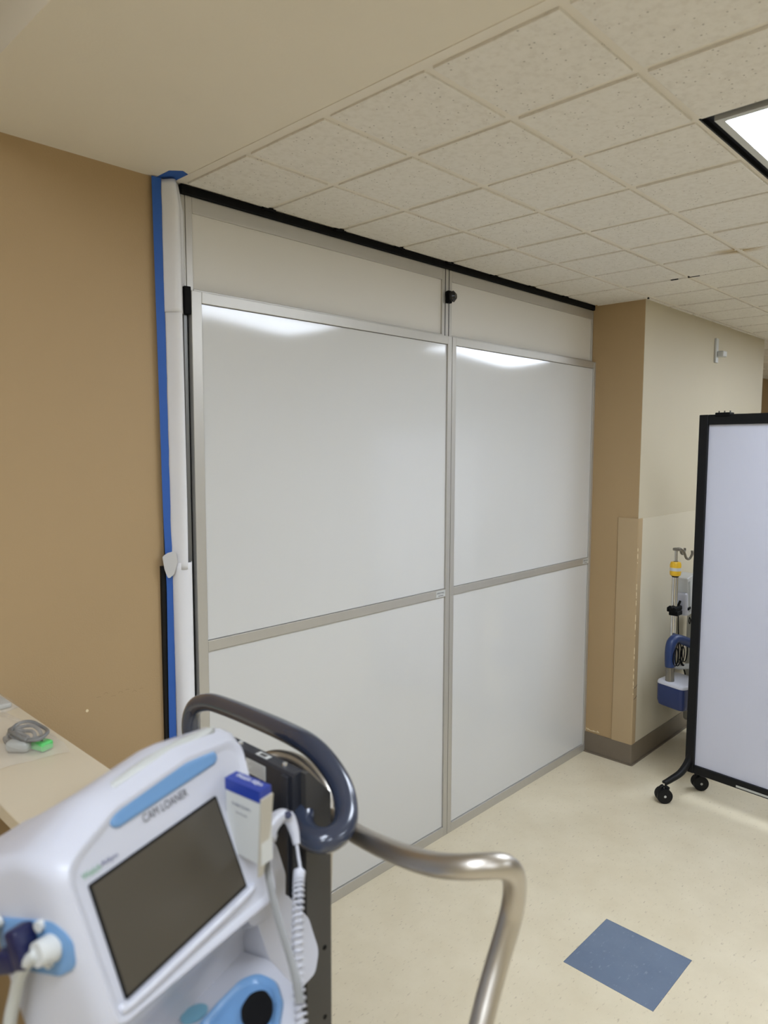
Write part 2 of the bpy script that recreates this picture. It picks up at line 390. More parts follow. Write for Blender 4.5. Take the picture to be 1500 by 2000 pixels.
# ------------------------------------------------------------------ temporary partition of framed boards
def bar(bm, x0, z0, x1, z1, y0, y1, bev=.0015): box(bm, x0, y0, z0, x1, y1, z1, bev)
def wob(x, z, x0, x1, zt):
    """a thin board is never quite flat: it bows towards the room near its top edge"""
    t = (x-x0)/(x1-x0); d = zt-z
    return -.0048*(math.exp(-d/1.1)-math.exp(-d/.2))*math.sin(PI*min(1, t*1.25))**1.2
XS = [(-.011, 1.2000), (1.2030, 2.427)]
ZT = 2.140
def door_panel(x0, x1, label, sl, sr):
    t = thing('partition_panel', label, 'partition panel', ((x0+x1)/2, -.015, 0), 'lower partition panels')
    y0, y1 = -.034, .004
    bm = B()
    bar(bm, x0, 0, x0+sl, ZT, y0, y1); bar(bm, x1-sr, 0, x1, ZT, y0, y1)
    bar(bm, x0+sl, ZT-.033, x1-sr, ZT, y0, y1); bar(bm, x0+sl, .0, x1-sr, .042, y0, y1)
    obj('frame', bm, m_alu, t)
    bm = B(); bar(bm, x0+sl, 1.060, x1-sr, 1.093, y0, y1); rl = obj('middle_rail', bm, m_alu, t)
    bm = B()
    a, c, zt = x0+sl+.0008, x1-sr-.0008, ZT-.0345
    grid(bm, lambda u, v: Vec((a+(c-a)*u, -.026+wob(a+(c-a)*u, 1.0945+(zt-1.0945)*(1-(1-v)**2), a, c, zt), 1.0945+(zt-1.0945)*(1-(1-v)**2))), 40, 60)
    obj('upper_board', bm, m_board, t, smooth='all')
    bm = B()
    grid(bm, lambda u, v: Vec((a+(c-a)*u, -.026-.0006*math.sin(PI*u)*math.sin(PI*v), .0435+(1.0585-.0435)*v)), 20, 20)
    obj('lower_board', bm, m_board, t, smooth='all')
    bm = B()
    box(bm, x0+sl, -.024, .03, x1-sr, -.01, ZT-.02); obj('backing_board', bm, m_alud, t)
    bm = B(); box(bm, x1-sr-.062, -.0345, 1.063, x1-sr-.004, -.0338, 1.089)
    st_ = obj('sticker', bm, m_label, rl)
    Mx = frame_matrix((x1-sr-.058, -.0347, 1.0765), (1, 0, 0), (0, 0, 1))
    text('lettering', 'SHIELD WALL', Mx, .048, m_ink, rl, .0075)
    bm = B(); box(bm, x1-sr-.048, -.0349, 1.0675, x1-sr-.016, -.0344, 1.0695); obj('fine_print', bm, m_ink, rl)
    return t
door_panel(*XS[0], 'wide gloss white partition panel with aluminium frame, left of the two', .034, .026)
door_panel(*XS[1], 'gloss white partition panel with aluminium frame, beside the tan pillar', .026, .022)
def top_panel(x0, x1, label, sl, sr):
    t = thing('transom_panel', label, 'transom panel', ((x0+x1)/2, .0, ZT), 'upper transom panels')
    y0, y1 = -.012, .02; z0, z1 = ZT-.01, 2.412
    bm = B(); bar(bm, x0, z0, x0+sl, z1, y0, y1); bar(bm, x1-sr, z0, x1, z1, y0, y1); bar(bm, x0+sl, z1-.045, x1-sr, z1, y0, y1); bar(bm, x0+sl, z0, x1-sr, z0+.02, y0, y1)
    obj('frame', bm, m_alu, t)
    bm = B(); box(bm, x0+sl, -.004, z0+.02, x1-sr, .004, z1-.045); obj('infill_board', bm, m_boardm, t)
top_panel(-.012, 1.178, 'matt white transom panel below the ceiling, left of the black knob', .022, .018)
top_panel(1.205, 2.425, 'matt white transom panel below the ceiling, beside the tan pillar', .018, .012)
t = thing('joint_seal', 'thin dark seal line between the two gloss partition panels', 'seal', (1.2015, 0, 0))
bm = B(); box(bm, 1.2002, -.029, .002, 1.2028, -.004, ZT-.004); obj('strip', bm, m_alud, t)
# slim post between the transoms and black knob
t = thing('partition_post', 'slim aluminium post between the two transom panels', 'post', (1.191, 0, 2.13))
bm = B(); bar(bm, 1.1812, 2.13, 1.2018, 2.415, -.0118, .02); obj('profile', bm, m_alu, t)
bm = B(); bar(bm, 1.1783, 2.13, 1.1808, 2.412, -.0125, .02, 0); obj('seal', bm, m_blackm, t)
bm = B(); bar(bm, 1.2022, 2.13, 1.2047, 2.412, -.0125, .02, 0); obj('seal', bm, m_blackm, t)
t = thing('clamp_knob', 'black plastic clamp knob on the post above the board joint', 'knob', (1.191, -.02, 2.30))
bm = B(); box(bm, 1.180, -.030, 2.275, 1.204, -.0125, 2.325, .004); obj('clamp_body', bm, m_black, t)
bm = B(); cyl(bm, (1.194, -.029, 2.301), (1.198, -.040, 2.301), .020, 20, .023); cyl(bm, (1.198, -.040, 2.301), (1.201, -.050, 2.301), .023, 20, .012)
obj('grip', bm, mat('gloss_black', rgb(14, 14, 16), .2), t, smooth=True)
# black foam gasket with clips under the ceiling
t = thing('ceiling_gasket', 'black foam gasket with clips between partition and ceiling', 'gasket', (1.2, 0, H))
bm = B(); box(bm, -.03, -.022, 2.412, PX-.001, .02, H-.003, .003); obj('seal_strip', bm, m_black, t)
for k in range(1, 8):
    x = X0+k*T
    if x > 2.3: break
    bm = B(); box(bm, x-.028, -.034, 2.430, x+.022, -.02, H-.0018, .004); obj('clip', bm, m_black, t)
# side rail and bracket left of the panels
t = thing('side_track', 'grey and black aluminium track at the left edge of the partition', 'track', (-.02, 0, 0))
bm = B(); bar(bm, -.030, .0, -.0175, 2.07, -.020, .01); obj('track_profile', bm, m_alud, t)
bm = B(); bar(bm, -.0172, 0, -.0122, 2.07, -.016, .01, 0); bar(bm, -.0345, 0, -.0305, 2.07, -.012, .01, 0); obj('track_seal', bm, m_black, t)
bm = B(); bar(bm, -.033, 2.07, -.0118, 2.150, -.035, .01, .003); obj('end_bracket', bm, m_black, t)
bm = B(); bar(bm, -.026, 2.15, -.0125, 2.412, -.010, .01); obj('upper_profile', bm, m_alu, t)

# plastic sheeting bridging wall and partition
def sheet_fn(z0, z1, xl, xr, yo, ph, amp=1):
    def f(u, v):
        z = z0+(z1-z0)*v
        x = xl(z)+(xr(z)-xl(z))*u
        y = yo-.030*math.sin(PI*min(1, u*1.02))**.8-amp*.006*math.sin(7*u+ph+1.3*z)*math.sin(PI*u)-.003*math.sin(13*u+2*z+ph)*u
        return Vec((x, y, z))
    return f
t = thing('plastic_sheeting', 'milky plastic sheeting taped over the gap left of the boards', 'plastic sheet', (-.065, -.03, 0))
bm = B(); grid(bm, sheet_fn(.02, 1.345, lambda z: -.0835+.0015*math.sin(3*z), lambda z: -.018, -.014, .3), 22, 60); obj('lower_sheet', bm, m_sheet, t, smooth='all', solid=.0012)
bm = B(); grid(bm, sheet_fn(1.325, 2.10, lambda z: -.087, lambda z: -.026-.01*(1.5-z if z < 1.5 else 0), -.010, 1.4), 22, 40); obj('middle_sheet', bm, m_sheet, t, smooth='all', solid=.0012)
bm = B(); grid(bm, sheet_fn(2.07, 2.434, lambda z: -.091, lambda z: -.020-.014*max(0, (z-2.36)/.07), -.012, 2.2), 22, 30); obj('upper_sheet', bm, m_sheet, t, smooth='all', solid=.0012)
tp = thing('painter_tape', 'long blue painter tape strip down the tan wall edge', 'tape', (-.1, 0, 0))
bm = B(); random.seed(5)
jit = [random.uniform(-.0018, .0018) for _ in range(60)]
TX = [(0, -.107, .022), (.82, -.105, .0225), (1.27, -.101, .0195), (1.5, -.107, .021), (2.45, -.117, .027)]
def tape_x(z):
    for (a, p, q), (b_, p2, q2) in zip(TX, TX[1:]):
        if z <= b_:
            t = (z-a)/(b_-a); return p+(p2-p)*t, q+(q2-q)*t
    return TX[-1][1:]
grid(bm, lambda u, v: Vec((tape_x(.03+2.408*v)[0]+u*(tape_x(.03+2.408*v)[1]+jit[int(v*49)]*.6), -.0135-.004*u, .03+(2.438-.03)*v)), 3, 60); obj('wall_strip', bm, m_tape, tp, solid=.0006)
tp2 = B()
cpts = [(-.098, -.004), (-.098, -.075), (-.07, -.10), (-.040, -.085), (-.040, -.014)]
loft(tp2, [[Vec((x, y, zz)) for x, y in cpts] for zz in (H-.0008, H-.0002)])
tag(obj('ceiling_tape', tp2, m_tape), 'short blue painter tape patch stuck on the painted ceiling corner', 'tape')
bm = B()
fp = rpoly([(-.117, 0, 1.368), (-.104, 0, 1.378), (-.082, 0, 1.384), (-.078, 0, 1.35), (-.088, 0, 1.315), (-.103, 0, 1.300), (-.112, 0, 1.33)], .008, 4)
loft(bm, [[Vec((p.x, -.020-.45*abs(p.x+.118)+y, p.z)) for p in fp] for y in (0, -.001)])
tag(obj('tape_flap', bm, m_flap), 'crumpled clear tape flap stuck across the blue tape at mid height', 'tape')

# ------------------------------------------------------------------ counter and what lies on it
t = thing('transaction_counter', 'narrow beige laminate counter ledge against the tan wall', 'counter', (-.66, -.43, 0))
bm = B(); box(bm, -.7595, -.92, 1.038, -.562, -.0005, 1.065, .002); obj('countertop', bm, m_counter, t)
bm = B(); box(bm, -.735, -.80, 0, -.60, -.0005, 1.038); obj('support_panel', bm, m_knee, t)

CZ = 1.066
t = thing('bagged_cable', 'clear plastic bag holding a coiled grey cable with green connector', 'cable', (-.645, -.36, CZ))
bm = B(); random.seed(21)
for k in range(5):
    r1 = .018+.005*k; cx, cyy = -.650+.005*k, -.352-.009*k
    tube(bm, [(cx+r1*1.0*math.cos(a+k)*.8, cyy+r1*1.5*math.sin(a+k), CZ+.008+.006*k+.003*math.sin(3*a+k)) for a in [q*2*PI/10 for q in range(11)]], .0038, 8, 4)
obj('cable_coil', bm, m_cable, t, smooth='all')
bm = B(); Mr = Matrix.Translation((-.6215, -.421, CZ+.011)) @ Matrix.Rotation(.30, 4, 'Z')
box(bm, -.014, -.024, -.009, .014, .022, .009, .004, Mr); gc = obj('connector', bm, m_green, t, label='bright green connector block')
bm = B(); box(bm, -.004, -.010, .0088, .0, .006, .0104, 0, Mr); box(bm, .005, -.004, .0088, .008, .004, .0104, 0, Mr); obj('connector_slot', bm, m_ink, gc)
bm = B(); Mr = Matrix.Translation((-.658, -.405, CZ+.014)) @ Matrix.Rotation(.7, 4, 'Z')
box(bm, -.012, -.024, -.012, .012, .024, .012, .009, Mr); obj('plug', bm, m_grey, t, smooth=True)
bm = B()
def bagf(u, v):
    x = -.735+.150*u; y = -.475+.345*v
    e = min(1, 4*min(u, 1-u))*min(1, 5*min(v, 1-v))
    return Vec((x+.012*math.sin(5*v), y+.012*math.sin(4*u), CZ+.0015+.034*e*(.75+.25*math.sin(9*u+5*v))+.002*math.sin(31*u*v+9*u)))
grid(bm, bagf, 30, 40); obj('bag', bm, m_film, t, smooth='all')
t = thing('flat_package', 'flat clear plastic package lying on the counter by the wall', 'package', (-.62, -.06, CZ))
bm = B(); box(bm, -.70, -.125, CZ, -.575, -.01, CZ+.012, .004); obj('contents', bm, m_grey, t)
bm = B(); grid(bm, lambda u, v: Vec((-.715+.155*u, -.145+.142*v, CZ+.0012+.022*min(1, 5*min(u, 1-u))*min(1, 5*min(v, 1-v))+.0015*math.sin(22*u+9*v))), 24, 24); obj('wrapper', bm, m_film, t, smooth='all')

# ------------------------------------------------------------------ equipment cart (column, handle, rails)
ct_ = thing('equipment_cart', 'rolling cart with charcoal column, slate loop handle and steel tube rail', 'cart', (-.55, -1.13, 0))
bm = B()
prof = [(-.580, .16), (-.580, 1.247), (-.577, 1.25), (-.560, 1.25), (-.5225, 1.2105), (-.5225, .16)]
loft(bm, [[Vec((x, y, zz)) for x, zz in prof] for y in (-1.193, -.985)])
obj('column', bm, m_colm, ct_)
bm = B()
loft(bm, [[Vec((x, y, zz)) for x, zz in [(-.566, .16), (-.566, 1.2505), (-.559, 1.2505), (-.5215, 1.2095), (-.5215, .16)]] for y in (-1.2035, -1.1935)])
ep = obj('end_plate', bm, m_cold, ct_)
for zz in (.987, .8825):
    bm = B(); cyl(bm, (-.534, -1.2036, zz), (-.534, -1.2042, zz), .0034, 12); obj('screw_hole', bm, m_black, ep)
bm = B(); box(bm, -.5845, -1.186, .16, -.5802, -1.172, 1.246, .001); obj('corner_ridge', bm, m_colm, ct_)
bm = B(); box(bm, -.5855, -1.100, .16, -.5802, -1.05, 1.10, .001); obj('front_channel', bm, m_black, ct_)
for y in (-1.056, -1.160):
    bm = B(); cyl(bm, (-.567, y, 1.2498), (-.567, y, 1.2525), .0045, 14, .0035); obj('screw', bm, m_chrome, ct_, smooth=True)
bm = B(); box(bm, -.5808, -1.1335, 1.2215, -.5801, -1.088, 1.2425); lb = obj('label', bm, m_label, ct_, label='white printed label')
bm = B()
for k in range(5): box(bm, -.5811, -1.130, 1.2255+.0034*k, -.5807, -1.094-.004*(k % 3), 1.2262+.0034*k)
obj('fine_print', bm, mat('faint_ink', rgb(140, 140, 140), .6), lb)
bm = B(); box(bm, -.5745, -1.128, 1.2501, -.5645, -1.102, 1.2506); ts = obj('top_sticker', bm, m_label, ct_)
bm = B(); box(bm, -.5725, -1.122, 1.2506, -.5665, -1.108, 1.2509); obj('sticker_print', bm, m_ink, ts)
HP = [(-.545, -1.02, 1.02), (-.50, -.93, 1.00), (-.463, -.80, 1.03), (-.451, -.735, 1.09), (-.453, -.722, 1.150), (-.452, -.738, 1.192), (-.452, -.785, 1.214), (-.457, -.846, 1.2235), (-.473, -.958, 1.2365), (-.489, -1.060, 1.247), (-.499, -1.130, 1.2497), (-.501, -1.172, 1.2365), (-.507, -1.210, 1.215), (-.523, -1.237, 1.194), (-.546, -1.253, 1.184), (-.572, -1.253, 1.180), (-.582, -1.232, 1.1795), (-.574, -1.206, 1.183), (-.560, -1.190, 1.19)]
bm = B(); tube(bm, HP, .0163, 22, 8); obj('loop_handle', bm, m_handle, ct_, smooth='all')
ARC = [(-.530, -1.000, 1.150), (-.528, -1.025, 1.185), (-.511, -1.043, 1.203), (-.497, -1.063, 1.208), (-.490, -1.094, 1.208), (-.489, -1.128, 1.200), (-.494, -1.158, 1.186), (-.503, -1.176, 1.164), (-.512, -1.180, 1.12), (-.515, -1.180, 1.05)]
bm = B(); tube(bm, ARC, .0118, 20, 8); obj('push_hoop', bm, m_steel, ct_, smooth='all')
RL = [(-.522, -1.07, 1.176), (-.510, -1.130, 1.167), (-.503, -1.190, 1.159), (-.509, -1.246, 1.159), (-.537, -1.322, 1.183), (-.562, -1.390, 1.208), (-.572, -1.437, 1.224), (-.568, -1.470, 1.234), (-.555, -1.489, 1.2375), (-.536, -1.500, 1.2335), (-.515, -1.499, 1.215), (-.500, -1.492, 1.186), (-.495, -1.486, 1.157), (-.502, -1.483, 1.130), (-.515, -1.481, 1.101), (-.533, -1.482, 1.073), (-.552, -1.485, 1.046), (-.583, -1.489, 1.00), (-.62, -1.49, .90), (-.62, -1.45, .6), (-.60, -1.38, .3), (-.57, -1.30, .16), (-.56, -1.2, .13)]
bm = B(); tube(bm, RL, .0134, 24, 8); obj('side_rail', bm, m_steel, ct_, smooth='all')
bm = B(); box(bm, -.64, -1.26, .09, -.46, -.95, .16, .02); bs = obj('base', bm, m_cold, ct_)
for sx in (-1, 1):
    for s2 in (-1, 1):
        ex, ey = -.55+sx*.17, -1.12+s2*.24
        bm = B(); tube(bm, [(-.55+sx*.05, -1.10+s2*.1, .125), (-.55+sx*.12, -1.11+s2*.17, .115), (ex, ey, .10)], .016, 12, 5); lg = obj('leg', bm, m_cold, ct_, smooth='all')
        bm = B(); cyl(bm, (ex-.012, ey, .0375), (ex+.012, ey, .0375), .0375, 22); box(bm, ex-.017, ey-.008, .03, ex+.017, ey+.01, .10, .003); obj('caster', bm, m_blackm, lg, smooth=True)

# ------------------------------------------------------------------ patient monitor on the cart
O = Vec((-.90151791, -1.29915178, 1.28814868)); U = Vec((.94146795, .33710251, 0)); V = Vec((-.12976997, .36242469, .9229345)); N = Vec((.31112353, -.86891325, .38495701))
def L(u, v, w=0): return O+U*u+V*v+N*w
def R3(pts, w, rad, n=7): return [L(p.x, p.y, w) for p in rpoly([(a, c, 0) for a, c in pts], rad, n)]
mo = thing('patient_monitor', 'white vital signs monitor with dark tilted screen and blue grip, mounted on cart', 'monitor', (-.75, -1.2, 1.02))
#          BL              L                T1              T2              TR             BR
SEC = [(-.012, [(.02, -.100), (.0, -.03), (.02, .030), (.15, .045), (.225, .035), (.215, -.110)], .02),
       (.0, [(-.022, -.120), (-.026, .030), (.045, .0545), (.16, .0615), (.2545, .0505), (.228, -.141)], [.012, .026, .06, .06, .024, .022]),
       (.0025, [(-.017, -.115), (-.021, .028), (.045, .050), (.16, .0570), (.249, .046), (.224, -.137)], [.012, .026, .06, .06, .022, .02])]
FR = SEC[1][1]; RR = SEC[1][2]
def inset(pts, d, cx=.11, cyv=-.04): return [(a+(cx-a)*d/.13, c+(cyv-c)*d/.09) for a, c in pts]
shell = [(.0028, inset(FR, .0125), RR), (.0032, inset(FR, .0105), RR), (.0062, inset(FR, .0065), RR), (.0060, inset(FR, .0035), RR), (.0, FR, RR),
         (-.006, [(-.025, -.124), (-.029, .034), (.045, .0615), (.158, .0705), (.259, .058), (.235, -.144)], [.014, .028, .06, .06, .026, .022]),
         (-.018, [(-.026, -.126), (-.030, .040), (.045, .068), (.156, .0775), (.262, .064), (.240, -.147)], [.014, .028, .06, .06, .028, .022]),
         (-.032, [(-.026, -.126), (-.030, .046), (.045, .072), (.154, .0825), (.264, .067), (.243, -.147)], [.014, .024, .06, .06, .03, .022]),
         (-.050, [(-.026, -.126), (-.028, .048), (.045, .072), (.15, .081), (.262, .064), (.243, -.144)], [.014, .02, .06, .06, .03, .022]),
         (-.108, [(-.0235, -.122), (-.0262, .046), (.045, .062), (.15, .066), (.235, .052), (.225, -.130)], [.014, .02, .06, .06, .03, .022])]
bm = B(); loft(bm, [R3(p, w_, r_) for w_, p, r_ in shell]); hs = obj('housing', bm, m_white, mo, smooth=True)
# rear handle shoulder
bm = B()
loft(bm, [R3([(-.0245, .004), (-.0245, .044), (.10, .058), (.10, .004)], -.06, .01, 5), R3([(-.0255, .0), (-.0262, .049), (.10, .060), (.10, .0)], -.108, .012, 5), R3([(-.020, .002), (-.022, .048), (.09, .055), (.09, .002)], -.17, .012, 5)])
obj('rear_shoulder', bm, m_white, mo, smooth=True)
# screen
bm = B(); loft(bm, [R3([(-.0025, -.1035), (-.0025, .0025), (.1825, .0025), (.1825, -.1035)], w_, .002, 3) for w_ in (.001, .0042)])
sc_ = obj('screen_bezel', bm, m_black, mo)
bm = B(); loft(bm, [R3([(0, -.1005), (0, 0), (.180, 0), (.180, -.1005)], w_, .001, 3) for w_ in (.003, .0046)]); obj('screen', bm, m_screen, sc_)
bm = B()   # raised ridge under the screen
tube(bm, [L(-.006, -.103, .003), L(.0, -.109, .0045), (L(.09, -.110, .005)), (L(.180, -.110, .0045)), L(.188, -.106, .004)], .0042, 10, 6); obj('screen_ridge', bm, m_white, mo, smooth='all')
# blue grip recess on the front of the handle and alarm bar on top
def stadium(a, c, r, w_, n=10, bow=0):
    a, c = Vec(a), Vec(c); d = (c-a).normalized(); nn = Vec((-d.y, d.x)); out = []
    for k in range(n+1):
        t = PI*k/n; p = a-d*math.sin(t)*r*1.3+nn*math.cos(t)*r; out.append(L(p.x, p.y, w_))
    for k in range(1, 6):
        t = k/6; p = a.lerp(c, t)-nn*r*(1+bow*.0*t); out.append(L(p.x, p.y, w_))
    for k in range(n+1):
        t = PI*k/n; p = c+d*math.sin(t)*r*1.3-nn*math.cos(t)*r; out.append(L(p.x, p.y, w_))
    for k in range(1, 6):
        t = k/6; p = c.lerp(a, t)+nn*r*(1+bow*math.sin(PI*t)); out.append(L(p.x, p.y, w_))
    return out
bm = B(); loft(bm, [stadium((.050, .0400), (.194, .0420), .0082, -.002, bow=.75), stadium((.050, .0400), (.194, .0420), .0082, .0042, bow=.75), stadium((.050, .0400), (.194, .0420), .0068, .0052, bow=.75), stadium((.052, .039), (.192, .041), .0030, .0050, bow=1.5)])
gr = obj('grip_pad', bm, m_bluep, mo, smooth='all', label='light blue grip pad on the handle')
bm = B(); loft(bm, [stadium((.075, .0650), (.222, .0660), .0055, -.026, bow=1.0), stadium((.075, .0650), (.222, .0660), .0055, -.0085, bow=1.0)])
obj('alarm_bar', bm, m_grey, mo, smooth='all')
text('lettering', 'CAM LOANER', frame_matrix(L(.077, .0215, .0036), U+V*(-.02), V), .067, m_ink, mo, .0085)
text('logo', 'Welch', frame_matrix(L(-.006, .0085, .0036), U+V*(-.03), V), .021, m_inkg, mo, .0058)
text('logo', 'Allyn', frame_matrix(L(.0155, .008, .0036), U+V*(-.03), V), .021, m_inkb, mo, .0058)
# blue connector bay on the left side
def SL(v, w_, u=-.0265): return O+U*u+V*v+N*w_
bay = rpoly([(.0, -.098, 0), (-.012, -.020, 0), (-.030, -.003, 0), (-.056, -.010, 0), (-.0605, -.032, 0), (-.052, -.072, 0), (-.040, -.100, 0)], [.004, .02, .02, .014, .012, .01, .008], 6)
bm = B(); loft(bm, [[SL(p.x, p.y, -.020) for p in bay], [SL(p.x, p.y, -.0292) for p in bay], [SL(p.x*.97-.001, p.y*.97-.002, -.0300) for p in bay]])
by = obj('connector_bay', bm, m_bluep, mo, smooth=True, label='light blue connector bay on the side')
bm = B(); cyl(bm, SL(-.034, -.028, -.029), SL(-.031, -.030, -.045), .0125, 22, .0105); obj('hose_plug', bm, m_white2, by, smooth=True)
for vv, ww in ((-.013, -.034), (-.0455, -.037)):
    bm = B(); cyl(bm, SL(vv, ww, -.029), SL(vv, ww, -.034), .005, 16); obj('button', bm, m_white2, by, smooth=True)
bm = B(); MU = frame_matrix(SL(-.020, -.050, -.040), V, N)
box(bm, -.022, -.008, -.011, .014, .009, .010, .004, MU); box(bm, -.024, -.036, -.009, -.004, -.004, .009, .004, MU); obj('dark_plug', bm, m_dnavy, by, smooth=True)
bm = B(); tube(bm, [SL(-.031, -.031, -.043), SL(-.036, -.044, -.045), SL(-.047, -.062, -.043), SL(-.066, -.082, -.040), SL(-.090, -.102, -.040), SL(-.13, -.125, -.040), SL(-.20, -.14, -.04)], .0058, 14, 6); obj('pressure_hose', bm, m_grey, mo, smooth='all')
bm = B(); tube(bm, [SL(-.002, -.085, -.030), SL(-.004, -.088, -.040), SL(-.018, -.088, -.052), SL(-.06, -.110, -.050), SL(-.12, -.14, -.045)], .0055, 12, 6); obj('sensor_cable', bm, m_white2, mo, smooth='all')
# lower housing beneath the screen with side module and cable lobe
bm = B()
def chin(v, wf, ul=-.021, ur=.212, wb=-.104, rr=.02): return [L(p.x, v, p.y) for p in rpoly([(ul, wf, 0), (ur, wf, 0), (ur, wb, 0), (ul, wb, 0)], rr, 6)]
loft(bm, [chin(v_, w_, rr=q_, ur=.212 if v_ > -.13 else min(.262, .212+(-.13-v_)*1.3)) for v_, w_, q_ in ((-.110, -.008, .008), (-.126, -.009, .008), (-.138, -.020, .012), (-.150, -.040, .016), (-.165, -.060, .02), (-.185, -.074, .02), (-.215, -.082, .02), (-.29, -.090, .02))])
obj('lower_housing', bm, m_white, mo, smooth='all')
lobe = [(.23, -.275), (.23, -.150), (.262, -.150), (.298, -.172), (.323, -.220), (.321, -.264), (.300, -.281)]
bm = B(); loft(bm, [R3(inset(lobe, .004, .27, -.2), -.085, .02, 6), R3(lobe, -.078, [.02, .02, .03, .03, .03, .02, .02], 6), R3(lobe, -.052, [.02, .02, .03, .03, .03, .02, .02], 6), R3(inset(lobe, .004, .27, -.2), -.046, .02, 6)])
obj('cable_lobe', bm, m_white, mo, smooth=True)
mod = [(.215, -.17), (.215, .010), (.262, .010), (.288, -.06), (.308, -.115), (.306, -.152), (.285, -.185)]
bm = B(); loft(bm, [R3(mod, -.088, .015, 6), R3(mod, -.050, .015, 6), R3(inset(mod, .003, .25, -.1), -.044, .015, 6)])
obj('side_module', bm, m_white, mo, smooth=True)
bm = B(); cyl(bm, L(.20, -.05, -.085), Vec((-.585, -1.12, 1.16)), .03, 20, .025); obj('mounting_arm', bm, m_cold, mo, smooth=True)
# tray with probe well
TZ = 1.075
tray = [(-.668, -1.262), (-.6745, -1.318), (-.700, -1.362), (-.745, -1.412), (-.86, -1.42), (-.92, -1.30), (-.82, -1.17), (-.70, -1.18)]
WELLPTS = [(-.86, -1.335), (-.7894, -1.2903), (-.7567, -1.2785), (-.7192, -1.2680), (-.6975, -1.2735), (-.6905, -1.3000), (-.7047, -1.3300), (-.75, -1.375)]
HOLEPTS = [(-.7490, -1.3075), (-.7240, -1.2950), (-.7095, -1.3020), (-.7135, -1.3235), (-.7307, -1.342), (-.7577, -1.3429)]
tr = rpoly([(a, c, 0) for a, c in tray], .035, 8)
bm = B(); cxm = Vec((-.77, -1.28, 0))
def tring(s, zz): return [Vec((cxm.x+(p.x-cxm.x)*s, cxm.y+(p.y-cxm.y)*s, zz)) for p in tr]
loft(bm, [tring(.86, TZ-.075), tring(.97, TZ-.045), tring(1.0, TZ-.02), tring(.985, TZ-.004), tring(.95, TZ)])
ty = obj('tray', bm, m_white, mo, smooth=True)
def horseshoe(s, zz):
    c = Vec((-.735, -1.31, 0)); q = rpoly([(a, b_, 0) for a, b_ in WELLPTS], [.01, .03, .03, .03, .03, .03, .03, .02], 6)
    return [Vec((c.x+(p.x-c.x)*s, c.y+(p.y-c.y)*s, zz)) for p in q]
bm = B(); loft(bm, [horseshoe(1, TZ-.004), horseshoe(1, TZ+.003), horseshoe(.93, TZ+.006), horseshoe(.80, TZ+.0045), horseshoe(.74, TZ+.001)])
pw = obj('probe_well', bm, m_bluep, ty, smooth=True, label='light blue horseshoe-shaped probe well')
bm = B(); q = rpoly([(a, c, 0) for a, c in HOLEPTS], .03, 8)
loft(bm, [[Vec((p.x, p.y, zz)) for p in q] for zz in (TZ, TZ+.0055)]); obj('well_opening', bm, m_black, pw)
bm = B(); q = [(-.781+.0155*math.cos(a)*1.0, -1.272+.011*math.sin(a)) for a in [k*2*PI/24 for k in range(24)]]
loft(bm, [[Vec((x, y, zz)) for x, y in q] for zz in (TZ-.002, TZ+.002)]); obj('release_button', bm, m_teal, ty)

# thermometer probe and coiled cord
bm = B(); tube(bm, [(-.684, -1.270, 1.236), (-.678, -1.267, 1.241), (-.664, -1.262, 1.2445), (-.649, -1.260, 1.2455), (-.641, -1.262, 1.239), (-.640, -1.270, 1.226), (-.6425, -1.278, 1.213)], lambda t: .0145-.0080*min(1, t*1.7) if t < .62 else .0082-.004*(t-.62)/.38, 16, 8)
pb = obj('temperature_probe', bm, m_white, mo, smooth='all')
bm = B(); cyl(bm, (-.646, -1.266, 1.247), (-.6485, -1.2695, 1.2495), .0045, 14); obj('probe_button', bm, m_dnavy, pb)
cord = [(-.6425, -1.278, 1.213), (-.645, -1.284, 1.202), (-.648, -1.291, 1.192)]
ax = spline([(-.648, -1.291, 1.192), (-.656, -1.298, 1.183), (-.682, -1.328, 1.159), (-.710, -1.362, 1.132), (-.730, -1.391, 1.104), (-.748, -1.415, 1.086)], 8)
ax2 = []
for a_, b_ in zip(ax, ax[1:]):
    for k in range(40): ax2.append(a_.lerp(b_, k/40))
hel = []; n_ = len(ax2); turns = 36
for i, p in enumerate(ax2):
    d = (ax2[min(i+1, n_-1)]-ax2[max(i-1, 0)]).normalized(); e1 = d.cross(Vec((0, 0, 1))).normalized(); e2 = d.cross(e1)
    f_ = i/n_; ph = 2*PI*turns*(f_**.85); rr = .0056*min(1, f_*14)
    hel.append(p+e1*math.cos(ph)*rr+e2*math.sin(ph)*rr)
bm = B(); tube(bm, [Vec(c) for c in cord], .0019, 8, 5, cap=False); tube(bm, hel, .00155, 6, 0); obj('coiled_cord', bm, m_white, pb, smooth='all')
bm = B(); fp = spline([(-.655, -1.226, 1.272), (-.660, -1.236, 1.266), (-.674, -1.263, 1.251), (-.690, -1.282, 1.228), (-.700, -1.304, 1.199), (-.707, -1.328, 1.172), (-.712, -1.351, 1.151), (-.718, -1.370, 1.135), (-.728, -1.389, 1.124)], 6)
nfp = len(fp); wd = Vec((.72, -.69, 0))*.0022
loft(bm, [[p-wd*(1+.7*i/nfp), p+wd*(1+.7*i/nfp), p+wd*(1+.7*i/nfp)-N*.003, p-wd*(1+.7*i/nfp)-N*.003] for i, p in enumerate(fp)]); obj('flat_cable', bm, m_cable, mo, smooth=True)

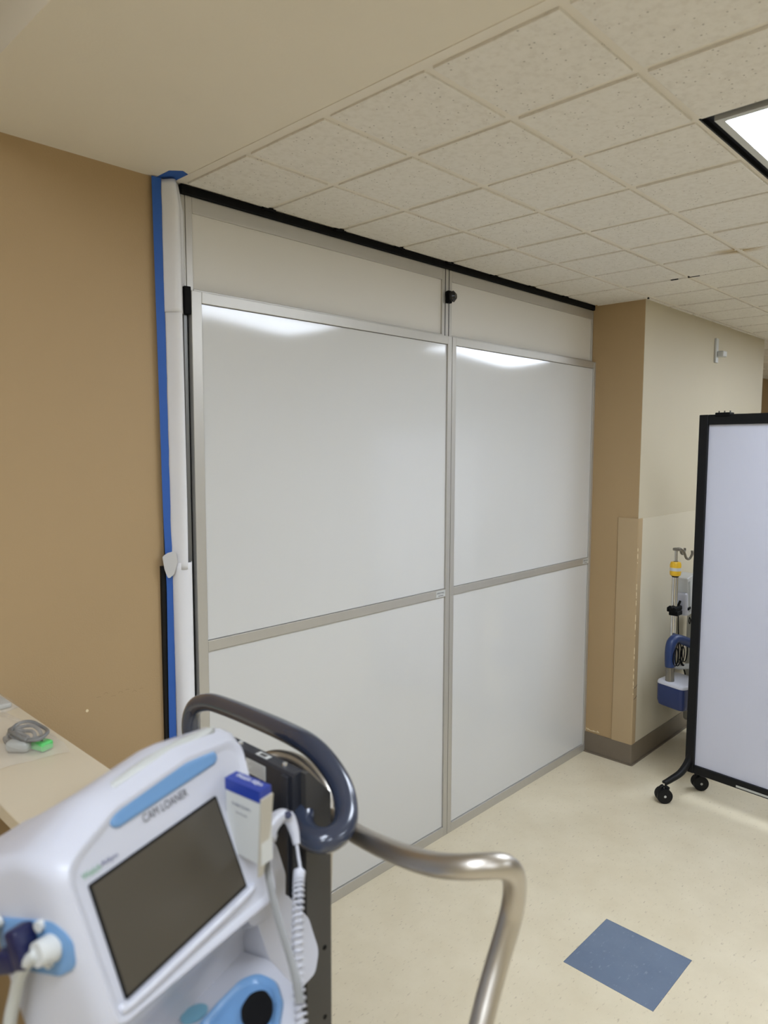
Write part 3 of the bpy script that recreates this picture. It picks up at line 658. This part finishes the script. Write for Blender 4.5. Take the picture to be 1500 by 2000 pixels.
# probe cover carton in its holder
t = thing('probe_cover_box', 'small navy and white carton of probe covers in the monitor side holder', 'box', (-.69, -1.235, 1.17))
A0 = Vec((-.7175, -1.2428, 1.31)); e1 = Vec((.0067, -.0562, 0)); e2 = Vec((.0180, .0043, 0)); dn = Vec((-.0012, -.0046, -.083))
def carton(bm, s0, s1, g=0):
    n1, n2 = e1.normalized()*g, e2.normalized()*g
    q = [A0-n1-n2, A0+e1+n1-n2, A0+e1+e2+n1+n2, A0+e2-n1+n2]
    loft(bm, [[p+dn*s0 for p in q], [p+dn*s1 for p in q]])
bm = B(); carton(bm, 0, 1); cb = obj('carton', bm, m_white2, t)
bm = B(); carton(bm, -.006, .155, .0005); obj('navy_band', bm, m_navy, cb)
text('lettering', 'Welch Allyn', frame_matrix(A0+e2*.35+e1*.14+Vec((0, 0, .0008)), e1, e2), .042, mat('white_print', rgb(236, 236, 242), .4), cb, .0090, .2)
text('lettering', 'Probe Covers', frame_matrix(A0+e1*.20+dn*.32-e2.normalized()*.0005, e1, -dn), .030, m_inkb, cb, .0035)
text('lettering', 'SureTemp', frame_matrix(A0+e1*.30+dn*.43-e2.normalized()*.0005, e1, -dn), .018, m_inkb, cb, .003)
bm = B(); q0 = A0+e1*1.03+dn*.04
q0 = A0+e1*1.02
loft(bm, [[q0+dn*s-e2*a-e1*.10*s, q0+dn*s+e2*c-e1*.10*s, q0+dn*s+e2*c+e1*.05-e1*.10*s, q0+dn*s-e2*a+e1*.05-e1*.10*s] for s, a, c in ((.10, .02, 1.05), (.5, .08, .9), (1.15, .15, .25))])
obj('holder_clip', bm, mat('putty_plastic', rgb(172, 166, 152), .45), mo)
bm = B(); Mh = frame_matrix(L(.283, -.040, -.030), U, V); box(bm, -.005, -.055, -.012, .004, .012, .012, .003, Mh); obj('holder_post', bm, m_cable, mo, smooth=True)

# ------------------------------------------------------------------ mobile privacy screen
t = thing('privacy_screen', 'mobile room divider with black frame and frosted panel on casters', 'room divider', (2.29, -.665, 0))
d = Vec((-.087, -.996, 0)).normalized(); nrm = Vec((d.y, -d.x, 0)); P0 = Vec((2.29, -.665, 0)); WD = .80
MS = Matrix((d, Vec((-d.y, d.x, 0)), Vec((0, 0, 1)))).transposed().to_4x4(); MS.translation = P0
zb, zt_ = .130, 1.840
bm = B()
box(bm, -.022, -.021, zb, .020, .021, zt_, .004, MS); box(bm, WD-.02, -.021, zb, WD+.022, .021, zt_, .004, MS)
box(bm, .02, -.018, zt_-.046, WD-.02, .018, zt_, .003, MS); box(bm, .02, -.018, zb, WD-.02, .018, zb+.04, .003, MS)
fr = obj('frame', bm, m_blackm, t)
bm = B(); box(bm, .019, -.005, zb+.038, WD-.019, .005, zt_-.044, 0, MS); obj('frosted_panel', bm, m_poly, t)
bm = B(); box(bm, .052, -.024, zt_-.01, .118, .024, zt_+.008, .003, MS); cn = obj('connector', bm, m_black, fr)
bm = B()
for k in (.060, .085, .110): cyl(bm, MS @ Vec((k, 0, zt_+.008)), MS @ Vec((k, 0, zt_+.016)), .003, 10)
obj('pin', bm, m_ink, cn)
bm = B(); box(bm, .22, -.0188, zb+.006, .40, -.0181, zb+.016, 0, MS); obj('frame_print', bm, m_grey, fr)
for dist in (0, WD):
    pb_ = P0+d*dist
    for s, off in ((-1, Vec((-.140, .072, 0))), (1, Vec((.114, -.003, 0)))):
        e = pb_+off
        bm = B(); tube(bm, [pb_+Vec((0, 0, .30)), pb_+off*.06+Vec((0, 0, .20)), pb_+off*.35+Vec((0, 0, .135)), pb_+off*.75+Vec((0, 0, .105)), e+Vec((0, 0, .092))], lambda q: .020-.007*q, 12, 6)
        lg = obj('leg', bm, m_blackm, t, smooth='all')
        bm = B(); cyl(bm, e+Vec((0, 0, .07)), e+Vec((0, 0, .094)), .0065, 12); obj('stem', bm, m_chrome, lg, smooth=True)
        ca = Vec((-.72, -.69, 0)).normalized()
        bm = B(); c0 = e+Vec((0, 0, .036)); cyl(bm, c0-ca*.022, c0-ca*.006, .036, 26); cyl(bm, c0+ca*.006, c0+ca*.022, .036, 26); cyl(bm, c0-ca*.006, c0+ca*.006, .018, 16)
        tube(bm, [c0+Vec((0, 0, .0))+ca.cross(Vec((0, 0, 1)))*.030, c0+Vec((0, 0, .036))+ca.cross(Vec((0, 0, 1)))*.016, c0+Vec((0, 0, .044)), c0+Vec((0, 0, .030))-ca.cross(Vec((0, 0, 1)))*.024], .008, 8, 5)
        cs = obj('caster', bm, m_blackm, lg, smooth=True)
        bm = B(); cyl(bm, c0+ca*.0215, c0+ca*.0235, .006, 14); obj('hub_cap', bm, m_grey, lg)

# ------------------------------------------------------------------ IV pole with pump and warming unit by the wall
PXI, PYI = 2.422, -.50
def at(px_x, px_z): return Vec((px_x, PYI, px_z))
t = thing('drip_stand', 'chrome drip stand with yellow collar and wire hooks by the wall', 'drip stand', (PXI, PYI, 0))
bm = B(); cyl(bm, (PXI, PYI, .64), (PXI, PYI, 1.06), .015, 20); obj('lower_pole', bm, m_chrome, t, smooth=True)
bm = B(); cyl(bm, (PXI, PYI, 1.06), (PXI, PYI, 1.182), .0075, 16); obj('upper_pole', bm, m_chrome, t, smooth=True)
bm = B(); rr = [(.014, 1.047), (.025, 1.052), (.0270, 1.064), (.0270, 1.107), (.0235, 1.118), (.012, 1.121)]
loft(bm, [[Vec((PXI+r*math.cos(a), PYI+r*math.sin(a), zz)) for a in [k*2*PI/24 for k in range(24)]] for r, zz in rr]); cl = obj('height_collar', bm, m_yellow, t, smooth=True, label='yellow height collar')
bm = B(); cyl(bm, (PXI, PYI, 1.075), (PXI, PYI, 1.091), .0275, 24); obj('collar_label', bm, m_label, cl, smooth=True)
bm = B(); cyl(bm, (PXI, PYI, 1.040), (PXI, PYI, 1.052), .0135, 20, .021); obj('collar_ring', bm, m_black, cl, smooth=True)
bm = B(); cyl(bm, (PXI, PYI, 1.116), (PXI, PYI, 1.122), .0105, 16); obj('collar_ring', bm, m_black, cl, smooth=True)
def hook(dx, dy, s):
    bm = B(); b0 = Vec((PXI, PYI, 1.182)); dv = Vec((dx, dy, 0))
    tube(bm, [b0, b0+dv*.25+Vec((0, 0, .002)), b0+dv*.55-Vec((0, 0, .012*s)), b0+dv*.72-Vec((0, 0, .034*s)), b0+dv*.95-Vec((0, 0, .038*s)), b0+dv*1.13-Vec((0, 0, .022*s)), b0+dv*1.12+Vec((0, 0, .004))-Vec((0, 0, .012*s))], .0062, 10, 6)
    return obj('hook', bm, m_grey2, t, smooth='all')
hook(.110, .005, .85); hook(.092, -.035, 1.4)
bm = B(); box(bm, PXI-.012, PYI-.02, 1.176, PXI+.014, PYI+.014, 1.190, .003); obj('hook_hub', bm, m_grey2, t)
bm = B(); tube(bm, [(PXI, PYI, .64), (PXI+.01, PYI, .60), (PXI+.05, PYI-.01, .575), (PXI+.12, PYI-.05, .57), (PXI+.22, PYI-.11, .57)], .015, 14, 6); obj('curved_stem', bm, m_white2, t, smooth='all')
bm = B(); box(bm, 2.625, -.74, .10, 3.12, -.535, .86, .03); mb = obj('unseen_machine_body', bm, m_white2, t, smooth=True)  # unseen machine body, added to shade the wall behind the divider
bm = B(); box(bm, 2.95, -.54, .12, 3.12, -.36, .80, .02); obj('shade_block', bm, m_grey, mb, smooth=True)  # extra hidden block, added only to deepen that wall shade
for ex, ey in ((2.70, -.70), (3.07, -.70), (2.72, -.60), (3.07, -.42)):
    bm = B(); cyl(bm, (ex-.010, ey, .03), (ex+.010, ey, .03), .03, 18); cyl(bm, (ex, ey, .05), (ex, ey, .125), .007, 10); obj('caster', bm, m_blackm, t, smooth=True)
bm = B(); tube(bm, [(PXI+.012, PYI-.016, .90), (PXI+.016, PYI-.018, .80), (PXI+.03, PYI-.02, .66), (PXI+.03, PYI-.02, .60)], .003, 8, 6)
for k in range(4):
    cx, cz, r = PXI+(-.045 if k % 2 else .055), .64+.008*k, .033+.005*k
    tube(bm, [(cx+r*.8*math.cos(a), PYI-.03-.006*k, cz+r*math.sin(a)*1.2) for a in [q*2*PI/12 for q in range(13)]], .0028, 8, 4)
tube(bm, [(PXI+.03, PYI-.03, .62), (PXI+.06, PYI-.03, .585), (PXI+.10, PYI-.03, .57), (PXI+.13, PYI-.03, .55)], .006, 8, 5)
tube(bm, [(PXI+.06, PYI-.03, .585), (PXI+.10, PYI-.03, .53), (PXI+.12, PYI-.03, .46), (PXI+.13, PYI-.03, .40)], .0035, 8, 5)
tag(obj('power_cord', bm, m_black, smooth='all'), 'looped black power cord hanging on the drip stand', 'cord')
t = thing('infusion_pump', 'white infusion pump clamped to the drip stand, half behind the divider', 'pump', (PXI+.08, PYI, .86))
bm = B(); Mp = Matrix.Translation((PXI+.125, PYI-.01, .945)) @ Matrix.Rotation(-.14, 4, 'Y') 
box(bm, -.055, -.03, -.105, .055, .04, .095, .006, Mp); pm = obj('body', bm, m_white2, t, smooth=True)
bm = B()
for k in range(4): box(bm, -.047+.006*k, -.0318, -.085, -.044+.006*k, -.0295, .075, 0, Mp)
obj('groove', bm, m_grey, pm)
bm = B(); box(bm, -.075, -.03, -.10, -.045, .02, .02, .01, Mp); obj('side_latch', bm, m_white, pm, smooth=True)
bm = B(); box(bm, -.062, -.036, -.072, -.030, -.018, -.058, .004, Mp); obj('lanyard_clip', bm, m_black, pm)
bm = B(); tube(bm, [Mp @ Vec((-.04, -.03, -.115)), Mp @ Vec((-.048, -.03, -.135)), Mp @ Vec((-.036, -.03, -.150)), Mp @ Vec((-.026, -.03, -.132)), Mp @ Vec((-.038, -.03, -.115))], .0025, 8, 5)
obj('lanyard', bm, m_black, pm)
bm = B(); box(bm, PXI-.045, PYI-.025, .870, PXI+.045, PYI+.02, .895, .006); box(bm, PXI-.028, PYI-.03, .850, PXI+.035, PYI+.015, .872, .004); cyl(bm, (PXI-.065, PYI-.005, .90), (PXI-.035, PYI-.005, .885), .008, 12); cyl(bm, (PXI+.05, PYI-.01, .915), (PXI+.035, PYI-.005, .885), .006, 10)
obj('clamp', bm, m_black, t)
t = thing('warming_unit', 'navy and white warming blower with curved blue hose by the divider', 'warming unit', (2.33, -.50, .36))
bm = B(); ub = [(2.345, -.455), (2.303, -.607), (2.49, -.655), (2.54, -.47)]
def uring(s, zz, dz=0):
    q = rpoly([(a, c, 0) for a, c in ub], .03, 6); c = Vec((2.42, -.547, 0))
    return [Vec((c.x+(p.x-c.x)*s, c.y+(p.y-c.y)*s, zz)) for p in q]
loft(bm, [uring(.80, .395), uring(.93, .403), uring(.99, .425), uring(1, .508)]); un = obj('lower_shell', bm, m_unit, t, smooth=True)
bm = B(); loft(bm, [uring(1.0, .509), uring(1.0, .516), uring(.97, .523), uring(.90, .527)]); obj('upper_shell', bm, m_white, t, smooth=True)
bm = B(); cyl(bm, (2.362, -.518, .515), (2.362, -.514, .600), .022, 24, .020); 
for k in range(3): cyl(bm, (2.362, -.515, 0.575+.010*k), (2.362, -.515, 0.579+.010*k), .0225, 24)
obj('hose_collar', bm, m_grey2, t, smooth=True)
bm = B(); tube(bm, [(2.362, -.515, .598), (2.360, -.513, .64), (2.360, -.513, .685), (2.370, -.515, .718), (2.396, -.520, .733), (2.43, -.53, .728), (2.49, -.55, .705), (2.56, -.57, .67), (2.63, -.60, .63)], .0235, 22, 8)
obj('hose', bm, m_hose, t, smooth='all')
bm = B(); cyl(bm, (2.46, -.648, .46), (2.465, -.662, .46), .012, 14); cyl(bm, (2.44, -.643, .495), (2.444, -.655, .495), .010, 14); obj('knob', bm, m_black, t, smooth=True)
